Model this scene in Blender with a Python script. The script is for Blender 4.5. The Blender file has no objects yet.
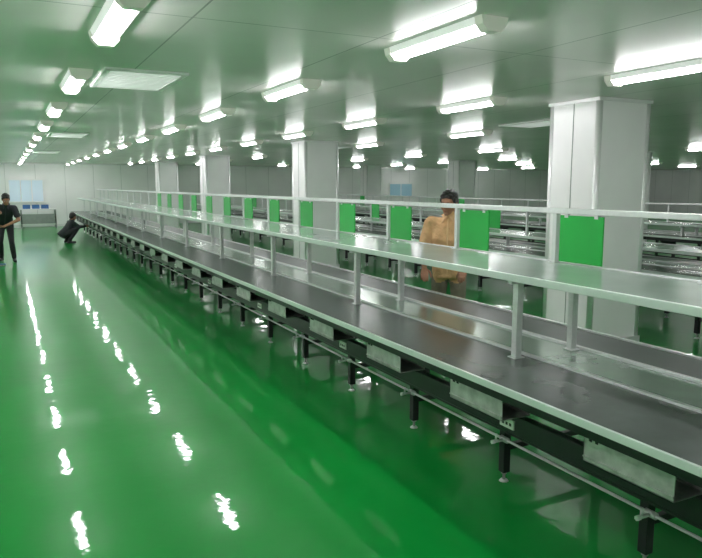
import bpy, bmesh, math, random
from mathutils import Vector, Matrix
random.seed(4)
S = bpy.context.scene
S.view_settings.view_transform = 'Standard'
H = 1.8          # camera height
s = H/1.7        # scale of measured line coordinates
CEIL = H+0.92

# ---------------------------------------------------------------- materials
def mat(name, col, rough=0.5, metal=0.0, emis=None, estr=0, noise=0.0, nscale=8, bump=0, bscale=5, bdist=0.01, coat=0, stretch=None, spec=0.5, crough=0.05):
    m = bpy.data.materials.new(name); m.use_nodes = True
    nt = m.node_tree; b = nt.nodes['Principled BSDF']
    b.inputs['Base Color'].default_value = (*col, 1)
    b.inputs['Roughness'].default_value = rough
    b.inputs['Metallic'].default_value = metal
    b.inputs['Coat Weight'].default_value = coat
    b.inputs['Coat Roughness'].default_value = crough
    b.inputs['Specular IOR Level'].default_value = spec
    if emis:
        b.inputs['Emission Color'].default_value = (*emis, 1)
        b.inputs['Emission Strength'].default_value = estr
    tc = nt.nodes.new('ShaderNodeTexCoord')
    vec = tc.outputs['Object']
    if stretch:
        mp = nt.nodes.new('ShaderNodeMapping'); mp.inputs['Scale'].default_value = stretch
        nt.links.new(vec, mp.inputs['Vector']); vec = mp.outputs['Vector']
    if noise > 0:
        n = nt.nodes.new('ShaderNodeTexNoise'); n.inputs['Scale'].default_value = nscale; n.inputs['Detail'].default_value = 4
        nt.links.new(vec, n.inputs['Vector'])
        r = nt.nodes.new('ShaderNodeValToRGB')
        r.color_ramp.elements[0].position = 0.3; r.color_ramp.elements[1].position = 0.7
        r.color_ramp.elements[0].color = (*[c*(1-noise) for c in col], 1)
        r.color_ramp.elements[1].color = (*[min(1, c*(1+noise)) for c in col], 1)
        nt.links.new(n.outputs['Fac'], r.inputs['Fac']); nt.links.new(r.outputs['Color'], b.inputs['Base Color'])
    if bump > 0:
        n2 = nt.nodes.new('ShaderNodeTexNoise'); n2.inputs['Scale'].default_value = bscale; n2.inputs['Detail'].default_value = 3
        nt.links.new(vec, n2.inputs['Vector'])
        bp = nt.nodes.new('ShaderNodeBump'); bp.inputs['Strength'].default_value = bump; bp.inputs['Distance'].default_value = bdist
        nt.links.new(n2.outputs['Fac'], bp.inputs['Height']); nt.links.new(bp.outputs['Normal'], b.inputs['Normal'])
        nt.links.new(bp.outputs['Normal'], b.inputs['Coat Normal'])
    return m

def seam_mat(name, col, seamcol, axes, rough, width=0.012, bump=0.0, spec=0.5, noise=0.06, bdist=0.01):
    """painted sandwich panels with thin joints; axes: list of (axis index, pitch, offset)"""
    m = mat(name, col, rough, noise=noise, nscale=0.7, bump=bump, bscale=0.9, bdist=bdist, spec=spec)
    nt = m.node_tree; b = nt.nodes['Principled BSDF']
    src = b.inputs['Base Color'].links[0].from_socket
    tc = nt.nodes.new('ShaderNodeTexCoord'); sx = nt.nodes.new('ShaderNodeSeparateXYZ')
    nt.links.new(tc.outputs['Object'], sx.inputs[0])
    tot = None
    for ax, pitch, off in axes:
        a = nt.nodes.new('ShaderNodeMath'); a.operation = 'ADD'; a.inputs[1].default_value = off+100*pitch
        nt.links.new(sx.outputs[ax], a.inputs[0])
        d = nt.nodes.new('ShaderNodeMath'); d.operation = 'DIVIDE'; d.inputs[1].default_value = pitch
        nt.links.new(a.outputs[0], d.inputs[0])
        f = nt.nodes.new('ShaderNodeMath'); f.operation = 'FRACT'; nt.links.new(d.outputs[0], f.inputs[0])
        l = nt.nodes.new('ShaderNodeMath'); l.operation = 'LESS_THAN'; l.inputs[1].default_value = width/pitch
        nt.links.new(f.outputs[0], l.inputs[0])
        if tot is None: tot = l.outputs[0]
        else:
            mx = nt.nodes.new('ShaderNodeMath'); mx.operation = 'MAXIMUM'
            nt.links.new(tot, mx.inputs[0]); nt.links.new(l.outputs[0], mx.inputs[1]); tot = mx.outputs[0]
    mix = nt.nodes.new('ShaderNodeMix'); mix.data_type = 'RGBA'
    nt.links.new(tot, mix.inputs[0]); nt.links.new(src, mix.inputs[6]); mix.inputs[7].default_value = (*seamcol, 1)
    nt.links.new(mix.outputs[2], b.inputs['Base Color'])
    return m

M = {}
M['floor'] = mat('green_epoxy', (0.003, 0.26, 0.036), 0.30, noise=0.10, nscale=0.6, bump=0.20, bscale=3.4, bdist=0.015, spec=0.1, coat=0.65, crough=0.035)
M['ceil'] = seam_mat('ceiling_panels', (0.83, 0.79, 0.79), (0.45, 0.45, 0.45), [(0, 1.18, 0.2), (1, 5.0, 1.1)], 0.24, 0.012, bump=0.05, spec=0.22)
M['wall'] = seam_mat('wall_panels', (0.90, 0.89, 0.89), (0.62, 0.63, 0.62), [(0, 1.18, 0.0), (1, 1.18, 0)], 0.35, 0.02)
M['col'] = mat('column_cladding', (0.90, 0.88, 0.89), 0.3, noise=0.03, nscale=2)
M['trim'] = mat('aluminium_trim', (0.82, 0.81, 0.82), 0.3, metal=0.3, noise=0.03)
M['alu'] = mat('brushed_aluminium', (0.76, 0.77, 0.77), 0.33, metal=0.55, noise=0.05, nscale=30)
M['white'] = mat('white_enamel', (0.86, 0.85, 0.85), 0.35, noise=0.02)
M['glow_white'] = mat('self_glowing_white', (0.86, 0.86, 0.85), 0.4, emis=(0.95, 1.0, 0.96), estr=0.35)  # emission stands in for tube light falling on the white housing
M['cap'] = mat('lamp_end_cap', (0.80, 0.77, 0.70), 0.4, noise=0.03, emis=(0.95, 1.0, 0.9), estr=0.08)
M['lamp'] = mat('lamp_cover', (0.9, 0.9, 0.9), 0.4, emis=(1.0, 0.99, 1.0), estr=46)
M['rubber'] = mat('dark_rubber_mat', (0.092, 0.104, 0.098), 0.25, noise=0.25, nscale=3, bump=0.05, bscale=60, bdist=0.002)
M['belt'] = mat('conveyor_belt', (0.092, 0.102, 0.098), 0.33, noise=0.2, nscale=3)
M['steel'] = mat('polished_steel_strip', (0.32, 0.40, 0.34), 0.18, metal=0.5, noise=0.08, nscale=5)
M['shelf'] = mat('shelf_laminate', (0.33, 0.39, 0.355), 0.18, noise=0.06, nscale=4)
M['edge'] = mat('edge_profile', (0.66, 0.74, 0.69), 0.3, metal=0.2, noise=0.03)
M['black'] = mat('black_powder_coat', (0.010, 0.011, 0.012), 0.35, noise=0.3, nscale=10)
M['galv'] = mat('galvanised_sheet', (0.46, 0.47, 0.45), 0.35, metal=0.5, noise=0.25, nscale=14)
M['gpanel'] = mat('green_acrylic', (0.01, 0.36, 0.05), 0.3, noise=0.05, nscale=6)
M['socket'] = mat('white_plastic', (0.8, 0.8, 0.76), 0.4, noise=0.03)
M['glass'] = mat('window_glass', (0.50, 0.62, 0.70), 0.08, emis=(0.75, 0.88, 1.0), estr=0.22)
M['bglass'] = mat('blue_window_glass', (0.35, 0.50, 0.58), 0.1, emis=(0.2, 0.5, 0.7), estr=0.1)
M['blue'] = mat('blue_plastic', (0.05, 0.15, 0.4), 0.4, noise=0.1)
M['grey'] = mat('grey_paint', (0.3, 0.32, 0.31), 0.5, noise=0.1)
M['skin'] = mat('skin', (0.36, 0.17, 0.10), 0.5, noise=0.08, nscale=20)
M['lips'] = mat('lips', (0.22, 0.08, 0.06), 0.5)
M['hair'] = mat('black_hair', (0.010, 0.008, 0.007), 0.45, noise=0.3, nscale=60, bump=0.6, bscale=90, bdist=0.01)
M['eye'] = mat('eye_white', (0.7, 0.7, 0.68), 0.2)
M['tan'] = mat('tan_orange_shirt', (0.78, 0.46, 0.24), 0.85, noise=0.12, nscale=9, bump=0.9, bscale=9, bdist=0.05)
M['tan2'] = mat('shirt_collar_and_placket', (0.82, 0.52, 0.29), 0.85, noise=0.05)
M['gtr'] = mat('grey_trousers', (0.26, 0.22, 0.17), 0.8, noise=0.1, bump=0.8, bscale=9, bdist=0.05)
M['dshirt'] = mat('dark_shirt', (0.020, 0.022, 0.028), 0.8, noise=0.2, bump=0.4, bscale=14, bdist=0.02)
M['dshirt2'] = mat('dark_shirt_trim', (0.035, 0.037, 0.045), 0.8, noise=0.1)
M['dtr'] = mat('dark_trousers', (0.016, 0.017, 0.02), 0.8, noise=0.2, bump=0.4, bscale=14, bdist=0.02)
M['shoe'] = mat('shoe', (0.02, 0.02, 0.02), 0.5)
M['wood'] = mat('mop_handle', (0.35, 0.22, 0.10), 0.5, noise=0.2)
M['mop'] = mat('mop_head_cotton', (0.35, 0.35, 0.32), 0.9, noise=0.2, bump=0.8, bscale=40)

# ---------------------------------------------------------------- mesh builder
class MB:
    def __init__(s_): s_.bm = bmesh.new(); s_.mats = []
    def mi(s_, k):
        if k not in s_.mats: s_.mats.append(k)
        return s_.mats.index(k)
    def box(s_, x0, x1, y0, y1, z0, z1, k, bevel=0, rot=None):
        r = bmesh.ops.create_cube(s_.bm, size=1)
        vs = r['verts']
        c = Vector(((x0+x1)/2, (y0+y1)/2, (z0+z1)/2))
        for v in vs:
            v.co = Vector((v.co.x*(x1-x0), v.co.y*(y1-y0), v.co.z*(z1-z0)))
        if rot is not None:
            for v in vs: v.co = rot @ v.co
        for v in vs: v.co += c
        i = s_.mi(k)
        fs = set(f for v in vs for f in v.link_faces)
        for f in fs: f.material_index = i
        if bevel:
            es = list(set(e for v in vs for e in v.link_edges))
            rr = bmesh.ops.bevel(s_.bm, geom=es, offset=bevel, segments=2, affect='EDGES', profile=0.5)
            for f in rr['faces']: f.material_index = i
    def cyl(s_, p1, p2, r1, k, r2=None, seg=12):
        p1 = Vector(p1); p2 = Vector(p2); r2 = r1 if r2 is None else r2
        d = p2-p1
        R = d.to_track_quat('Z', 'Y').to_matrix().to_4x4()
        T = Matrix.Translation((p1+p2)/2) @ R
        r = bmesh.ops.create_cone(s_.bm, cap_ends=True, segments=seg, radius1=r1, radius2=r2, depth=d.length, matrix=T)
        i = s_.mi(k)
        for f in set(f for v in r['verts'] for f in v.link_faces):
            f.material_index = i
            if len(f.verts) == 4: f.smooth = True
    def prism(s_, pts, axis, a0, a1, k):
        def mk(p, a):
            return (a, p[0], p[1]) if axis == 'x' else (p[0], a, p[1])
        v0 = [s_.bm.verts.new(mk(p, a0)) for p in pts]; v1 = [s_.bm.verts.new(mk(p, a1)) for p in pts]
        i = s_.mi(k); n = len(pts); fs = []
        fs.append(s_.bm.faces.new(v0)); fs.append(s_.bm.faces.new(v1[::-1]))
        for j in range(n):
            fs.append(s_.bm.faces.new([v0[j], v1[j], v1[(j+1) % n], v0[(j+1) % n]]))
        for f in fs: f.material_index = i
    def mesh(s_, name):
        bmesh.ops.recalc_face_normals(s_.bm, faces=s_.bm.faces)
        me = bpy.data.meshes.new(name); s_.bm.to_mesh(me); s_.bm.free()
        for k in s_.mats: me.materials.append(M[k])
        return me
    def obj(s_, name, parent=None, loc=None):
        o = bpy.data.objects.new(name, s_.mesh(name)); S.collection.objects.link(o)
        if loc is not None: o.location = loc
        if parent: o.parent = parent
        return o
def empty(name, loc=(0, 0, 0)):
    e = bpy.data.objects.new(name, None); e.location = loc; S.collection.objects.link(e); e.empty_display_size = 0.2
    return e

# ---------------------------------------------------------------- room
X0, X1, Y0, Y1 = -3.2, 36.0, -4.0, 32.6
def one(name, *a):
    b = MB(); b.box(*a); return b.obj(name)
one('floor', X0-.2, X1+.2, Y0-.2, Y1+.2, -0.2, 0, 'floor')
one('ceiling', X0-.2, X1+.2, Y0-.2, Y1+.2, CEIL, CEIL+0.2, 'ceil')
one('wall_back', X0-.2, X1+.2, Y1, Y1+.2, 0, CEIL, 'wall')
one('wall_front', X0-.2, X1+.2, Y0-.2, Y0, 0, CEIL, 'wall')
one('wall_left', X0-.2, X0, Y0, Y1, 0, CEIL, 'wall')
one('wall_right', X1, X1+.2, Y0, Y1, 0, CEIL, 'wall')
one('baseboard_back', X0, X1, Y1-.02, Y1, 0, .1, 'trim')
one('baseboard_left', X0, X0+.02, Y0, Y1-.02, 0, .1, 'trim')
one('trim_back', X0, X1, Y1-.03, Y1, CEIL-.04, CEIL, 'trim')

def window(name, x0, x1, z0, z1, glass, nm=2):
    b = MB(); t = 0.05
    b.box(x0, x1, Y1-.03, Y1-.01, z0, z1, glass)
    b.box(x0-t, x0, Y1-.05, Y1-.005, z0-t, z1+t, 'white'); b.box(x1, x1+t, Y1-.05, Y1-.005, z0-t, z1+t, 'white')
    b.box(x0, x1, Y1-.05, Y1-.005, z1, z1+t, 'white'); b.box(x0, x1, Y1-.05, Y1-.005, z0-t, z0, 'white')
    for i in range(1, nm):
        xx = x0+(x1-x0)*i/nm; b.box(xx-.02, xx+.02, Y1-.05, Y1-.005, z0, z1, 'white')
    b.obj(name)
window('window_1', 0.15, 1.45, 1.1, 2.0, 'glass', 3)
window('window_2', 18.8, 20.2, 1.2, 1.85, 'bglass', 2)

# columns -------------------------------------------------------------
kc = 0.92/0.95
def column(x, y):
    w, d = 0.78, 0.74
    b = MB()
    b.box(x+.01, x+w-.01, y+.01, y+d-.01, 0, CEIL-.001, 'col')
    for cx, cy in ((x, y), (x+w, y), (x, y+d), (x+w, y+d)):
        b.cyl((cx+(.03 if cx == x else -.03), cy+(.03 if cy == y else -.03), 0), (cx+(.03 if cx == x else -.03), cy+(.03 if cy == y else -.03), CEIL-.001), .036, 'trim', seg=16)
    b.box(x-.012, x+w+.012, y-.012, y+d+.012, CEIL-.035, CEIL-.0005, 'trim')
    b.box(x-.012, x+w+.012, y-.012, y+d+.012, 0, .08, 'trim')
    b.box(x+.004, x+.012, y+.37, y+.378, .08, CEIL-.03, 'grey')
    b.obj('square_column')
for k in range(4): column(5.82*kc, 5.37+7.95*k-(.6 if k == 3 else 0))
for k in range(1, 4): column(5.85*kc+9.6, 5.37+7.95*k-(.6 if k == 3 else 0))

# ceiling lights ----------------------------------------------------
def lamp_mesh():
    b = MB(); L = 1.04
    b.prism([(-.088, 0), (.088, 0), (.072, -.038), (-.072, -.038)], 'y', -L/2, L/2, 'glow_white')
    pts = []
    for i in range(9):
        a = math.pi*i/8; pts.append((.040*math.cos(a), -.038-.038*math.sin(a)))
    b.prism(pts, 'y', -L/2+.05, L/2-.05, 'lamp')
    for sgn in (-1, 1):
        y0 = sgn*(L/2-.05); y1 = sgn*(L/2+.02)
        b.prism([(-.092, 0), (.092, 0), (.08, -.045), (.045, -.082), (-.045, -.082), (-.08, -.045)], 'y', min(y0, y1), max(y0, y1), 'cap')
    return b.mesh('ceiling_light')
lm = lamp_mesh()
def lamp(x, y):
    o = bpy.data.objects.new('ceiling_light', lm); o.location = (x, y, CEIL); S.collection.objects.link(o)
rows = [(-1.6, 3.45, 2.48, -2), (.60, 4.02, 2.48, -2), (2.46, 3.66, 2.52, -2), (4.72, 3.84, 2.56, -2), (7.3, 9.9, 3.7, -3), (11.2, 14.2, 3.7, -4), (15.4, 18.6, 3.7, -5), (19.4, 22.4, 4.5, -4), (24, 20, 3.7, -3), (29, 22, 3.7, -3)]  # one far row on the right is added to brighten the back wall
for xr, ys, st, k0 in rows:
    k = k0
    while ys+st*k < Y1-.8:
        y = ys+st*k; k += 1
        if y < Y0+.8 or (abs(xr-7.3) < .1 and 4.5 < y < 9): continue
        lamp(xr, y)
def diffuser(x0, x1, y0, y1):
    b = MB(); z = CEIL
    b.box(x0, x1, y0, y0+.05, z-.02, z, 'white'); b.box(x0, x1, y1-.05, y1, z-.02, z, 'white')
    b.box(x0, x0+.05, y0+.05, y1-.05, z-.02, z, 'white'); b.box(x1-.05, x1, y0+.05, y1-.05, z-.02, z, 'white')
    b.box(x0+.05, x1-.05, y0+.05, y1-.05, z-.006, z-.001, 'white')
    n = 12
    for i in range(n):
        yy = y0+.08+(y1-y0-.16)*i/(n-1)
        b.box(x0+.05, x1-.05, yy-.03, yy+.03, z-.016, z-.008, 'glow_white')  # slats share the housing's added glow though they are no lamp
    b.obj('ceiling_air_diffuser')
for (x, y) in ((.76, 5.8), (.76, 13.2), (.76, 20.6), (6.9, 7.5), (6.9, 15), (12.6, 12)):
    diffuser(x, x+.66, y, y+1.1)

# ---------------------------------------------------------------- assembly line
def assembly_line(xo, zshelf, ztop, yend, near=0.2, detail=True, boards=None, boff=0):
    root = empty('assembly_line', (xo, 0, 0))
    zt = H-.95*s; A = near; B = yend
    def X(v): return (v-2.05)*s
    b = MB()
    b.box(X(2.055), X(2.55), A, B, zt-.03, zt, 'rubber')
    b.box(X(2.58), X(2.94), A, B, zt-.03, zt-.002, 'steel')
    b.box(X(2.97), X(3.345), A, B, zt-.03, zt-.001, 'belt')
    b.obj('table_surface', root)
    b = MB()
    b.box(X(2.04), X(2.055), A, B, zt-.032, zt+.004, 'edge', bevel=.002)
    b.box(X(2.55), X(2.58), A, B, zt-.03, zt+.012, 'alu', bevel=.003)
    b.box(X(2.94), X(2.97), A, B, zt-.03, zt+.014, 'alu', bevel=.003)
    b.box(X(3.345), X(3.37), A, B, zt-.032, zt+.012, 'alu', bevel=.003)
    b.obj('edge_profiles', root)
    b = MB()
    b.box(X(2.40), X(3.05), A, B, zshelf-.03, zshelf, 'shelf')
    b.box(X(2.375), X(2.40), A, B, zshelf-.034, zshelf+.006, 'edge', bevel=.003)
    b.box(X(3.05), X(3.07), A, B, zshelf-.034, zshelf+.006, 'alu', bevel=.003)
    b.obj('shelf', root)
    b = MB(); k = -1
    while True:
        y = (2.88+1.93*k)*s
        if y > B: break
        if y > A:
            for xx in (2.48, 2.89):
                b.box(X(xx)-.022, X(xx)+.022, y-.022, y+.022, zt-.02, zshelf-.03, 'alu', bevel=.004)
                b.box(X(xx)-.036, X(xx)+.036, y-.034, y+.034, zt, zt+.006, 'alu')
            b.box(X(2.42), X(3.04), y-.02, y+.02, zshelf-.06, zshelf-.03, 'alu')
        k += 1
    b.obj('shelf_posts', root)
    b = MB(); g = MB(); k = -2
    xr = X(3.04)
    b.box(xr-.018, xr+.018, A, B, ztop-.036, ztop, 'alu', bevel=.004)
    while True:
        y = (3.2+1.04*k)*s
        if y > B: break
        if y > A:
            b.box(xr-.018, xr+.018, y-.018, y+.018, zshelf, ztop-.036, 'alu', bevel=.003)
            b.box(xr-.03, xr+.03, y-.03, y+.03, zshelf, zshelf+.010, 'alu')
        if y-.4 > A and (boards is None and y < 17 or boards and (k-boff) % boards == 0):
            g.box(xr-.006, xr+.004, y-.40, y-.04, zshelf+.012, ztop-.045, 'gpanel')
            g.box(xr-.010, xr+.008, y-.36, y-.33, ztop-.06, ztop-.035, 'alu')
            g.box(xr-.010, xr+.008, y-.11, y-.08, ztop-.06, ztop-.035, 'alu')
        k += 1
    b.obj('guard_rail', root); g.obj('green_signboards', root)
    b = MB(); k = -2
    b.box(X(2.10), X(2.12), A, B, zt-.10, zt-.032, 'black')
    b.box(X(2.12), X(2.16), A, B, zt-.045, zt-.032, 'black')
    b.box(X(2.28), X(2.33), A, B, zt-.355, zt-.245, 'black', bevel=.004)
    b.box(X(2.28), X(2.36), A, B, zt-.368, zt-.355, 'black')
    b.box(X(2.455), X(2.505), A, B, zt-.09, zt-.032, 'black')
    b.box(X(3.20), X(3.25), A, B, zt-.09, zt-.032, 'black')
    b.box(X(3.20), X(3.25), A, B, .22, .26, 'black')
    p = MB(); t = MB()
    while True:
        y = (2.95+.98*k)*s
        if y > B-.05: break
        if y > A+.05:
            for xx in (2.48, 3.22):
                b.box(X(xx)-.025, X(xx)+.025, y-.025, y+.025, .060, zt-.03, 'black', bevel=.003)
                p.cyl((X(xx), y, .012), (X(xx), y, .062), .009, 'galv')
                p.cyl((X(xx), y, .048), (X(xx), y, .058), .018, 'galv', seg=6)
                p.cyl((X(xx), y, 0), (X(xx), y, .012), .030, 'alu', r2=.020, seg=16)
            b.box(X(2.50), X(3.20), y-.015, y+.015, .20, .235, 'black')
            b.box(X(2.33), X(2.46), y-.02, y+.02, zt-.34, zt-.27, 'black')
            for q in (-.018, .018):
                b.prism([(X(2.11), zt-.032), (X(2.46), zt-.032), (X(2.46), zt-.25), (X(2.33), zt-.25), (X(2.12), zt-.12)], 'y', y+q-.004, y+q+.004, 'black')
            b.cyl((X(2.20), y-.035, zt-.10), (X(2.20), y+.035, zt-.10), .014, 'black')
        yc = (2.77+.98*k)*s
        if detail and yc-.3 > A and yc+.3 < B:
            y0, y1 = yc-.22, yc+.25
            za, zb = zt-.225, zt-.095
            xa, xb = X(2.13), X(2.31)
            t.box(xa, xa+.004, y0, y1, za, zb, 'galv'); t.box(xb-.004, xb, y0, y1, za, zb, 'galv')
            t.box(xa, xb, y0, y1, za, za+.004, 'galv'); t.box(xa, xb, y1-.004, y1, za, zb, 'galv')
            t.box(xa-.012, xa+.004, y0, y1, zb-.003, zb+.001, 'galv'); t.box(xa-.006, xa, y0, y1, za+.02, za+.026, 'galv')
            t.box(xa+.02, xa+.04, y0+.04, y0+.06, zb-.01, zt-.03, 'galv'); t.box(xa+.02, xa+.04, y1-.06, y1-.04, zb-.01, zt-.03, 'galv')
            if k % 2 == 0:
                ys = yc-.08
                p.box(X(2.272), X(2.28), ys-.06, ys+.06, zt-.33, zt-.275, 'socket', bevel=.002)
                for j in (-.03, 0, .03):
                    p.box(X(2.2705), X(2.272), ys+j-.008, ys+j+.008, zt-.312, zt-.296, 'black')
        if detail and yc > A:
            yf = yc+.12
            p.cyl((X(2.42), yf-.03, .30), (X(2.42), yf+.03, .30), .017, 'alu')
            p.cyl((X(2.42), yf, .30), (X(2.35), yf, .30), .009, 'alu')
            p.cyl((X(2.36), yf, .30), (X(2.36), yf, .345), .007, 'alu')
            p.cyl((X(2.33), yf, .30), (X(2.35), yf, .30), .013, 'alu', seg=6)
        k += 1
    if detail:
        p.cyl((X(2.42), A, .30), (X(2.42), B, .30), .008, 'alu')
        pts = []
        y = A
        while y < min(B, 14):
            pts.append(Vector((X(2.38), y, zt-.375-.03*abs(math.sin(y*2.3))))); y += .12
        for i in range(len(pts)-1): b.cyl(pts[i], pts[i+1], .007, 'black', seg=6)
        t.obj('cable_trays', root)
    b.obj('black_frame', root); p.obj('feet_sockets_and_air_pipe', root)
    return root
assembly_line(2.05*s, H-.477*s, H-.14*s, 28.5, near=.15)
assembly_line(6.75, 1.02, 1.42, 28.5, near=1.5, detail=False, boards=4, boff=2)
assembly_line(11.6, 1.02, 1.42, 28.5, near=3, detail=False, boards=6, boff=1)

# workbench at the back left
b = MB()
b.box(.45, 1.9, 31.2, 31.9, .78, .82, 'white')
for xx in (.5, 1.8):
    for yy in (31.25, 31.8): b.box(xx, xx+.05, yy, yy+.05, 0, .78, 'grey')
b.box(.5, 1.85, 31.25, 31.29, .2, .6, 'grey'); b.box(.5, 1.85, 31.25, 31.85, .15, .19, 'white')
b.obj('workbench')
b = MB()
for i, xx in enumerate((.6, .95, 1.3)):
    b.box(xx, xx+.28, 31.35, 31.7, .82, .84, 'blue'); b.box(xx, xx+.02, 31.35, 31.7, .84, .98, 'blue'); b.box(xx+.26, xx+.28, 31.35, 31.7, .84, .98, 'blue')
    b.box(xx+.02, xx+.26, 31.35, 31.37, .84, .98, 'blue'); b.box(xx+.02, xx+.26, 31.68, 31.7, .84, .98, 'blue')
b.obj('plastic_parts_bins')

# ---------------------------------------------------------------- people
def sphere(bm, c, r, rot=None, seg=16):
    rr = bmesh.ops.create_uvsphere(bm, u_segments=seg, v_segments=seg//2+2, radius=1)
    R = rot if rot is not None else Matrix.Identity(3)
    if not hasattr(r, '__len__'): r = (r, r, r)
    for v in rr['verts']: v.co = Vector(c)+R @ Vector((v.co.x*r[0], v.co.y*r[1], v.co.z*r[2]))
def cone(bm, p1, r1, p2, r2):
    p1 = Vector(p1); p2 = Vector(p2); d = p2-p1
    T = Matrix.Translation((p1+p2)/2) @ d.to_track_quat('Z', 'Y').to_matrix().to_4x4()
    bmesh.ops.create_cone(bm, cap_ends=True, segments=18, radius1=r1, radius2=r2, depth=d.length, matrix=T)
    sphere(bm, p1, r1); sphere(bm, p2, r2)
def loft(bm, rings, seg=24):
    prev = None; first = None
    for c, u, v in rings:
        cur = []
        for i in range(seg):
            a = 2*math.pi*i/seg; ca, sa = math.cos(a), math.sin(a)
            f = lambda q: math.copysign(abs(q)**.85, q)
            cur.append(bm.verts.new(Vector(c)+Vector(u)*f(ca)+Vector(v)*f(sa)))
        if prev:
            for i in range(seg): bm.faces.new([prev[i], prev[(i+1) % seg], cur[(i+1) % seg], cur[i]])
        else: first = cur
        prev = cur
    bm.faces.new(first[::-1]); bm.faces.new(prev)
def solid(bm, voxel, smooth=4, name='tmp'):
    bmesh.ops.recalc_face_normals(bm, faces=bm.faces)
    me = bpy.data.meshes.new(name); bm.to_mesh(me); bm.free()
    o = bpy.data.objects.new(name, me); S.collection.objects.link(o)
    m = o.modifiers.new('r', 'REMESH'); m.mode = 'VOXEL'; m.voxel_size = voxel; m.use_smooth_shade = True
    if smooth:
        m = o.modifiers.new('s', 'SMOOTH'); m.iterations = smooth; m.factor = .5
    dg = bpy.context.evaluated_depsgraph_get(); dg.update()
    res = bpy.data.meshes.new_from_object(o.evaluated_get(dg))
    bpy.data.objects.remove(o)
    for p in res.polygons: p.use_smooth = True
    return res
def segdist(p, a, ra, b_, rb):
    d = b_-a; t = max(0, min(1, (p-a).dot(d)/max(1e-9, d.length_squared)))
    return (p-(a+d*t)).length-(ra+(rb-ra)*t)

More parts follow.
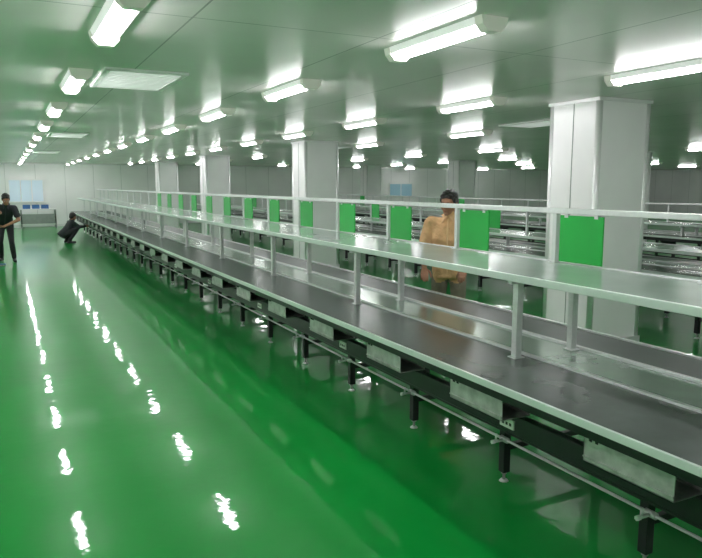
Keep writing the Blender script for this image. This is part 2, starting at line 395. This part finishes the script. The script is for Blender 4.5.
def figure(name, J, shirt, trous, place, heading, head_rot, long_sleeve=False, hand_curl=.5, vox=.012):
    V = {k: Vector(v) for k, v in J.items()}
    root = empty(name, place); root.rotation_euler = (0, 0, heading)
    def add(me, nm, mats):
        me.materials.clear()
        for k in mats: me.materials.append(M[k])
        o = bpy.data.objects.new(nm, me); S.collection.objects.link(o); o.parent = root; return o
    bm = bmesh.new(); lab = []
    P, C, N = V['pelvis'], V['chest'], V['neck']
    side = (V['shR']-V['shL']).normalized(); hs = (V['hipR']-V['hipL']).normalized()
    sp1 = (C-P).normalized(); sp2 = (N-C).normalized()
    f1 = hs.cross(sp1).normalized()*-1; f2 = side.cross(sp2).normalized()*-1
    if f1.y < 0: f1 = -f1
    if f2.y < 0: f2 = -f2
    rings = [(P-sp1*.09, hs*.13, f1*.10), (P-sp1*.03, hs*.165, f1*.125), (P+sp1*.04, hs*.172, f1*.126),
              (P.lerp(C, .45), hs*.156, f1*.116), (P.lerp(C, .75), side*.165, f1.lerp(f2, .5)*.12), (C, side*.178, f2*.122),
              (C.lerp(N, .35), side*.178, f2*.11), (C.lerp(N, .65), side*.155, f2*.09), (C.lerp(N, .88), side*.09, f2*.065), (N, side*.058, f2*.056)]
    loft(bm, rings)
    # loose shirt hem
    loft(bm, [(P-sp1*.075, hs*.176, f1*.134), (P+sp1*.02, hs*.174, f1*.130), (P.lerp(C, .4), hs*.158, f1*.118)])
    lab.append(('shirt', P-sp1*.055+sp1*.14, .16, C, .15)); lab.append(('shirt', P-sp1*.05, .17, P+sp1*.1, .17)); lab.append(('shirt', C, .15, C.lerp(N, .75), .12))
    lab.append(('trous', P-sp1*.12, .15, P-sp1*.16, .15))
    cone(bm, N-sp2*.03, .058, V['head']-Vector((0, 0, .05)), .054); lab.append(('skin', N+sp2*.045, .05, V['head'], .05))
    for q in 'LR':
        sh, el, wr = V['sh'+q], V['el'+q], V['wr'+q]
        cone(bm, C.lerp(N, .55)+(sh-C.lerp(N, .55))*.5, .07, sh, .062)
        cone(bm, sh, .060, el, .043); cone(bm, el, .042, wr, .027)
        if long_sleeve:
            cone(bm, sh, .068, el, .05); cone(bm, el, .05, el.lerp(wr, .93), .038); lab.append(('shirt', sh, .06, el, .05)); lab.append(('shirt', el, .05, el.lerp(wr, .93), .04)); lab.append(('skin', el.lerp(wr, .98), .03, wr, .03))
        else:
            d_ = (el-sh).normalized(); mid = sh.lerp(el, .74)
            pu = d_.orthogonal().normalized(); pv = d_.cross(pu)
            loft(bm, [(sh, pu*.066, pv*.066), (sh.lerp(el, .4), pu*.067, pv*.067), (mid, pu*.070, pv*.070)])
            lab.append(('shirt', sh, .06, mid-d_*.03, .068)); lab.append(('skin', mid+d_*.045, .045, el, .045)); lab.append(('skin', el, .042, wr, .03))
        hp, kn, an, to = V['hip'+q], V['kn'+q], V['an'+q], V['to'+q]
        cone(bm, hp, .092, kn, .062); cone(bm, kn, .060, kn.lerp(an, .3), .064); cone(bm, kn.lerp(an, .3), .064, an+(kn-an)*.1, .052)
        cone(bm, an+(kn-an)*.15, .045, an, .042)
        lab.append(('trous', hp, .09, kn, .06)); lab.append(('trous', kn, .06, kn.lerp(an, .88), .05))
        heel = an+(an-to).normalized()*.04; heel.z = an.z-.045
        cone(bm, heel, .036, an.lerp(to, .5)-Vector((0, 0, .02)), .040); cone(bm, an.lerp(to, .5)-Vector((0, 0, .02)), .04, to, .032)
        cone(bm, an, .042, heel, .036)
        lab.append(('shoe', heel, .035, to, .035)); lab.append(('shoe', an, .035, heel, .035))
    me = solid(bm, vox, 3)
    keys = ['shirt', 'trous', 'skin', 'shoe']
    body = add(me, 'body', [shirt, trous, 'skin', 'shoe'])
    for p in me.polygons:
        c = p.center; best = min(lab, key=lambda L: segdist(c, L[1], L[2], L[3], L[4]))
        p.material_index = keys.index(best[0])
    # collar with two pointed flaps, button placket
    bm = bmesh.new()
    for sx in (-1, 1):
        prevp = None
        for i in range(8):
            a = math.pi*(-.5+i/7.0)
            pt = N+sp2*(.012)+side*sx*.068*math.cos(a)+f2*.066*math.sin(a)
            if prevp is not None: cone(bm, prevp, .013, pt, .013)
            prevp = pt
        cone(bm, N+f2*.066+sp2*.010+side*sx*.012, .013, N+f2*.094-sp2*.055+side*sx*.055, .007)
        cone(bm, N+f2*.050+sp2*.012+side*sx*.045, .013, N+f2*.092-sp2*.050+side*sx*.055, .007)
    add(solid(bm, .005, 1), 'collar', [{'tan': 'tan2', 'dshirt': 'dshirt2'}[shirt]])
    bm = bmesh.new(); front = [(r_[0]+r_[2]*.985) for r_ in rings[1:9]]
    for a_, b_ in zip(front[:-1], front[1:]): cone(bm, a_, .010, b_, .010)
    add(solid(bm, .006, 1), 'placket', [{'tan': 'tan2', 'dshirt': 'dshirt2'}[shirt]])
    for q in 'LR':
        el, wr = V['el'+q], V['wr'+q]
        d = V['hd'+q].normalized() if 'hd'+q in V else (wr-el).normalized()
        n = V['pn'+q].normalized()
        n = (n-d*n.dot(d)).normalized(); sd = d.cross(n)
        if q == 'L': sd = -sd
        curl = hand_curl
        bm = bmesh.new()
        cone(bm, wr-d*.02, .026, wr+d*.02, .024)
        for u in (-.028, -.010, .010, .028): cone(bm, wr+d*.015+sd*u*.6, .014, wr+d*.085+sd*u, .0115)
        for u, L in ((.030, .070), (.010, .080), (-.010, .074), (-.030, .058)):
            p0 = wr+d*.085+sd*u
            a1 = curl*.6; d1 = (d*math.cos(a1)+n*math.sin(a1)); p1 = p0+d1*L*.45
            a2 = curl*1.6; d2 = (d*math.cos(a2)+n*math.sin(a2)); p2 = p1+d2*L*.33
            a3 = curl*2.4; d3 = (d*math.cos(a3)+n*math.sin(a3)); p3 = p2+d3*L*.25
            cone(bm, p0, .0095, p1, .0088); cone(bm, p1, .0088, p2, .008); cone(bm, p2, .008, p3, .0072)
        t0 = wr+d*.025+sd*.022; t1 = t0+(d*.6+sd*.75+n*.2).normalized()*.04; t2 = t1+(d*.85+sd*.3+n*.45).normalized()*.032; t3 = t2+(d*.9+n*.5).normalized()*.022
        cone(bm, t0, .014, t1, .011); cone(bm, t1, .011, t2, .0095); cone(bm, t2, .0095, t3, .008)
        add(solid(bm, .004, 1), 'hand_'+q, ['skin'])
    hc = V['head']+Vector((0, 0, .03)); R = head_rot
    def h(x, y, z): return hc+R @ Vector((x, y, z))
    bm = bmesh.new()
    sphere(bm, h(0, -.012, .035), (.076, .095, .086), R, 24)
    sphere(bm, h(0, .025, -.02), (.066, .068, .075), R, 24)
    sphere(bm, h(0, .035, -.065), (.048, .048, .045), R); sphere(bm, h(0, .070, -.092), (.022, .018, .017), R)
    sphere(bm, h(0, .078, .026), (.050, .016, .012), R)
    for sx in (-1, 1):
        sphere(bm, h(sx*.040, .065, -.022), (.024, .022, .02), R); sphere(bm, h(sx*.078, -.008, -.005), (.010, .020, .032), R)
        sphere(bm, h(sx*.013, .098, -.030), (.009, .010, .008), R)
    cone(bm, h(0, .088, .012), .008, h(0, .107, -.026), .011)
    sphere(bm, h(0, .088, -.052), (.022, .010, .007), R); sphere(bm, h(0, .086, -.064), (.020, .010, .008), R)
    cone(bm, h(0, -.02, -.06), .05, V['neck']+Vector((0, 0, .03)), .05)
    add(solid(bm, .0045, 2), 'head', ['skin'])
    bm = bmesh.new()
    sphere(bm, h(0, .0945, -.058), (.019, .006, .0035), R, 12); add(_m(bm), 'mouth', ['lips'])
    bm = bmesh.new()
    for sx in (-1, 1): sphere(bm, h(sx*.030, .084, .004), (.014, .010, .008), R, 12)
    add(_m(bm), 'eyes', ['eye'])
    bm = bmesh.new()
    for sx in (-1, 1):
        sphere(bm, h(sx*.030, .0925, .003), (.006, .003, .006), R, 10); sphere(bm, h(sx*.030, .090, .022), (.019, .006, .004), R, 10)
    add(_m(bm), 'irises_and_brows', ['hair'])
    bm = bmesh.new()
    sphere(bm, h(0, -.022, .058), (.086, .098, .082), R, 24)
    sphere(bm, h(0, -.060, .010), (.078, .058, .085), R, 24)
    for sx in (-1, 1):
        sphere(bm, h(sx*.066, -.030, .015), (.022, .05, .055), R); sphere(bm, h(sx*.070, .022, .040), (.014, .026, .032), R)
        sphere(bm, h(sx*.030, .058, .083), (.036, .028, .022), R)
    for i in range(60):
        a = random.uniform(0, 2*math.pi); e = random.uniform(0, 1.3)
        x, y, z = .082*math.cos(a)*math.cos(e), -.022+.095*math.sin(a)*math.cos(e), .060+.080*math.sin(e)
        sphere(bm, h(x, y, z), random.uniform(.007, .012), None, 8)
    add(solid(bm, .0055, 1), 'hair', ['hair'])
    return root
def _m(bm):
    me = bpy.data.meshes.new('part'); bm.to_mesh(me); bm.free()
    for p in me.polygons: p.use_smooth = True
    return me
def rotm(yaw=0, pitch=0, roll=0):
    return (Matrix.Rotation(yaw, 3, 'Z') @ Matrix.Rotation(pitch, 3, 'X') @ Matrix.Rotation(roll, 3, 'Y'))

J = dict(pelvis=(0, 0, .96), chest=(0, .04, 1.27), neck=(0, .045, 1.49), head=(0, .085, 1.585),
         shL=(-.185, .04, 1.43), shR=(.185, .04, 1.43), elL=(-.25, .06, 1.14), elR=(.25, .07, 1.14), wrL=(-.20, .27, .99), wrR=(.20, .28, .99),
         hipL=(-.09, 0, .90), hipR=(.09, 0, .90), knL=(-.11, .03, .49), knR=(.11, .02, .49), anL=(-.12, -.02, .085), anR=(.12, -.03, .085),
         toL=(-.14, .15, .034), toR=(.15, .14, .034), pnL=(0, 0, -1), pnR=(0, 0, -1))
fw = Vector((-.70, -.72)); head = math.atan2(-fw.x, fw.y)
figure('standing_man', J, 'tan', 'gtr', (3.98, 5.68, 0), head, rotm(-.25, -.12, 0), hand_curl=.4)

mp = (-.06, 17.9, 0)
J = dict(pelvis=(0, -.12, .92), chest=(-.04, .10, 1.17), neck=(-.08, .26, 1.35), head=(-.09, .35, 1.44),
         shL=(-.24, .20, 1.28), shR=(.12, .22, 1.31), elL=(-.32, .26, 1.00), elR=(.25, .34, 1.07), wrL=(-.02, .46, .86), wrR=(.10, .50, 1.14),
         hipL=(-.09, -.10, .87), hipR=(.09, -.12, .87), knL=(-.13, .12, .48), knR=(.12, .0, .48), anL=(-.16, .06, .085), anR=(.14, -.22, .085),
         toL=(-.20, .23, .034), toR=(.18, -.06, .034), pnL=(.3, -.2, .6), pnR=(-.5, -.5, .2), hdL=(.9, .2, -.1), hdR=(-.5, .5, .3))
r = figure('mopping_man', J, 'dshirt', 'dtr', mp, math.pi-.1, rotm(.2, -.45, 0), long_sleeve=False, hand_curl=1.1, vox=.014)
b = MB()
pa = Vector((.06, .50, 1.40)); pb = Vector((.12, .86, .05))
b.cyl(pa, pb, .012, 'wood')
b.box(pb.x-.17, pb.x+.17, pb.y-.03, pb.y+.03, .03, .055, 'blue', bevel=.005)
for i in range(34):
    xx = pb.x-.16+.32*i/33; a = random.uniform(-.09, .09)
    b.cyl((xx, pb.y, .035), (xx+random.uniform(-.03, .03), pb.y+a, .009), .009, 'mop', seg=6)
m_ = b.obj('mop', parent=r)

J = dict(pelvis=(0, -.12, .28), chest=(0, .10, .52), neck=(0, .17, .70), head=(0, .22, .78),
         shL=(-.18, .15, .64), shR=(.18, .15, .64), elL=(-.22, .34, .50), elR=(.22, .34, .50), wrL=(-.12, .56, .50), wrR=(.12, .56, .52),
         hipL=(-.10, -.10, .26), hipR=(.10, -.10, .26), knL=(-.19, .28, .46), knR=(.19, .28, .46), anL=(-.15, .02, .085), anR=(.15, .02, .085),
         toL=(-.19, .19, .034), toR=(.19, .19, .034), pnL=(.5, 0, -.5), pnR=(-.5, 0, -.5))
figure('crouching_worker', J, 'dshirt', 'dtr', (1.62, 22.9, 0), -math.pi/2+.25, rotm(.2, -.2, 0), long_sleeve=True, vox=.016)

# ---------------------------------------------------------------- world + camera
w = bpy.data.worlds.new('World'); S.world = w; w.use_nodes = True
w.node_tree.nodes['Background'].inputs[0].default_value = (.5, .55, .5, 1); w.node_tree.nodes['Background'].inputs[1].default_value = .2
cam = bpy.data.cameras.new('camera'); co = bpy.data.objects.new('camera', cam); S.collection.objects.link(co)
co.location = (0, 0, H); co.rotation_euler = (math.radians(90-7.87), 0, math.radians(-26.75))
cam.sensor_width = 36; cam.lens = 680/702*36; cam.clip_start = .02; cam.clip_end = 200
S.camera = co
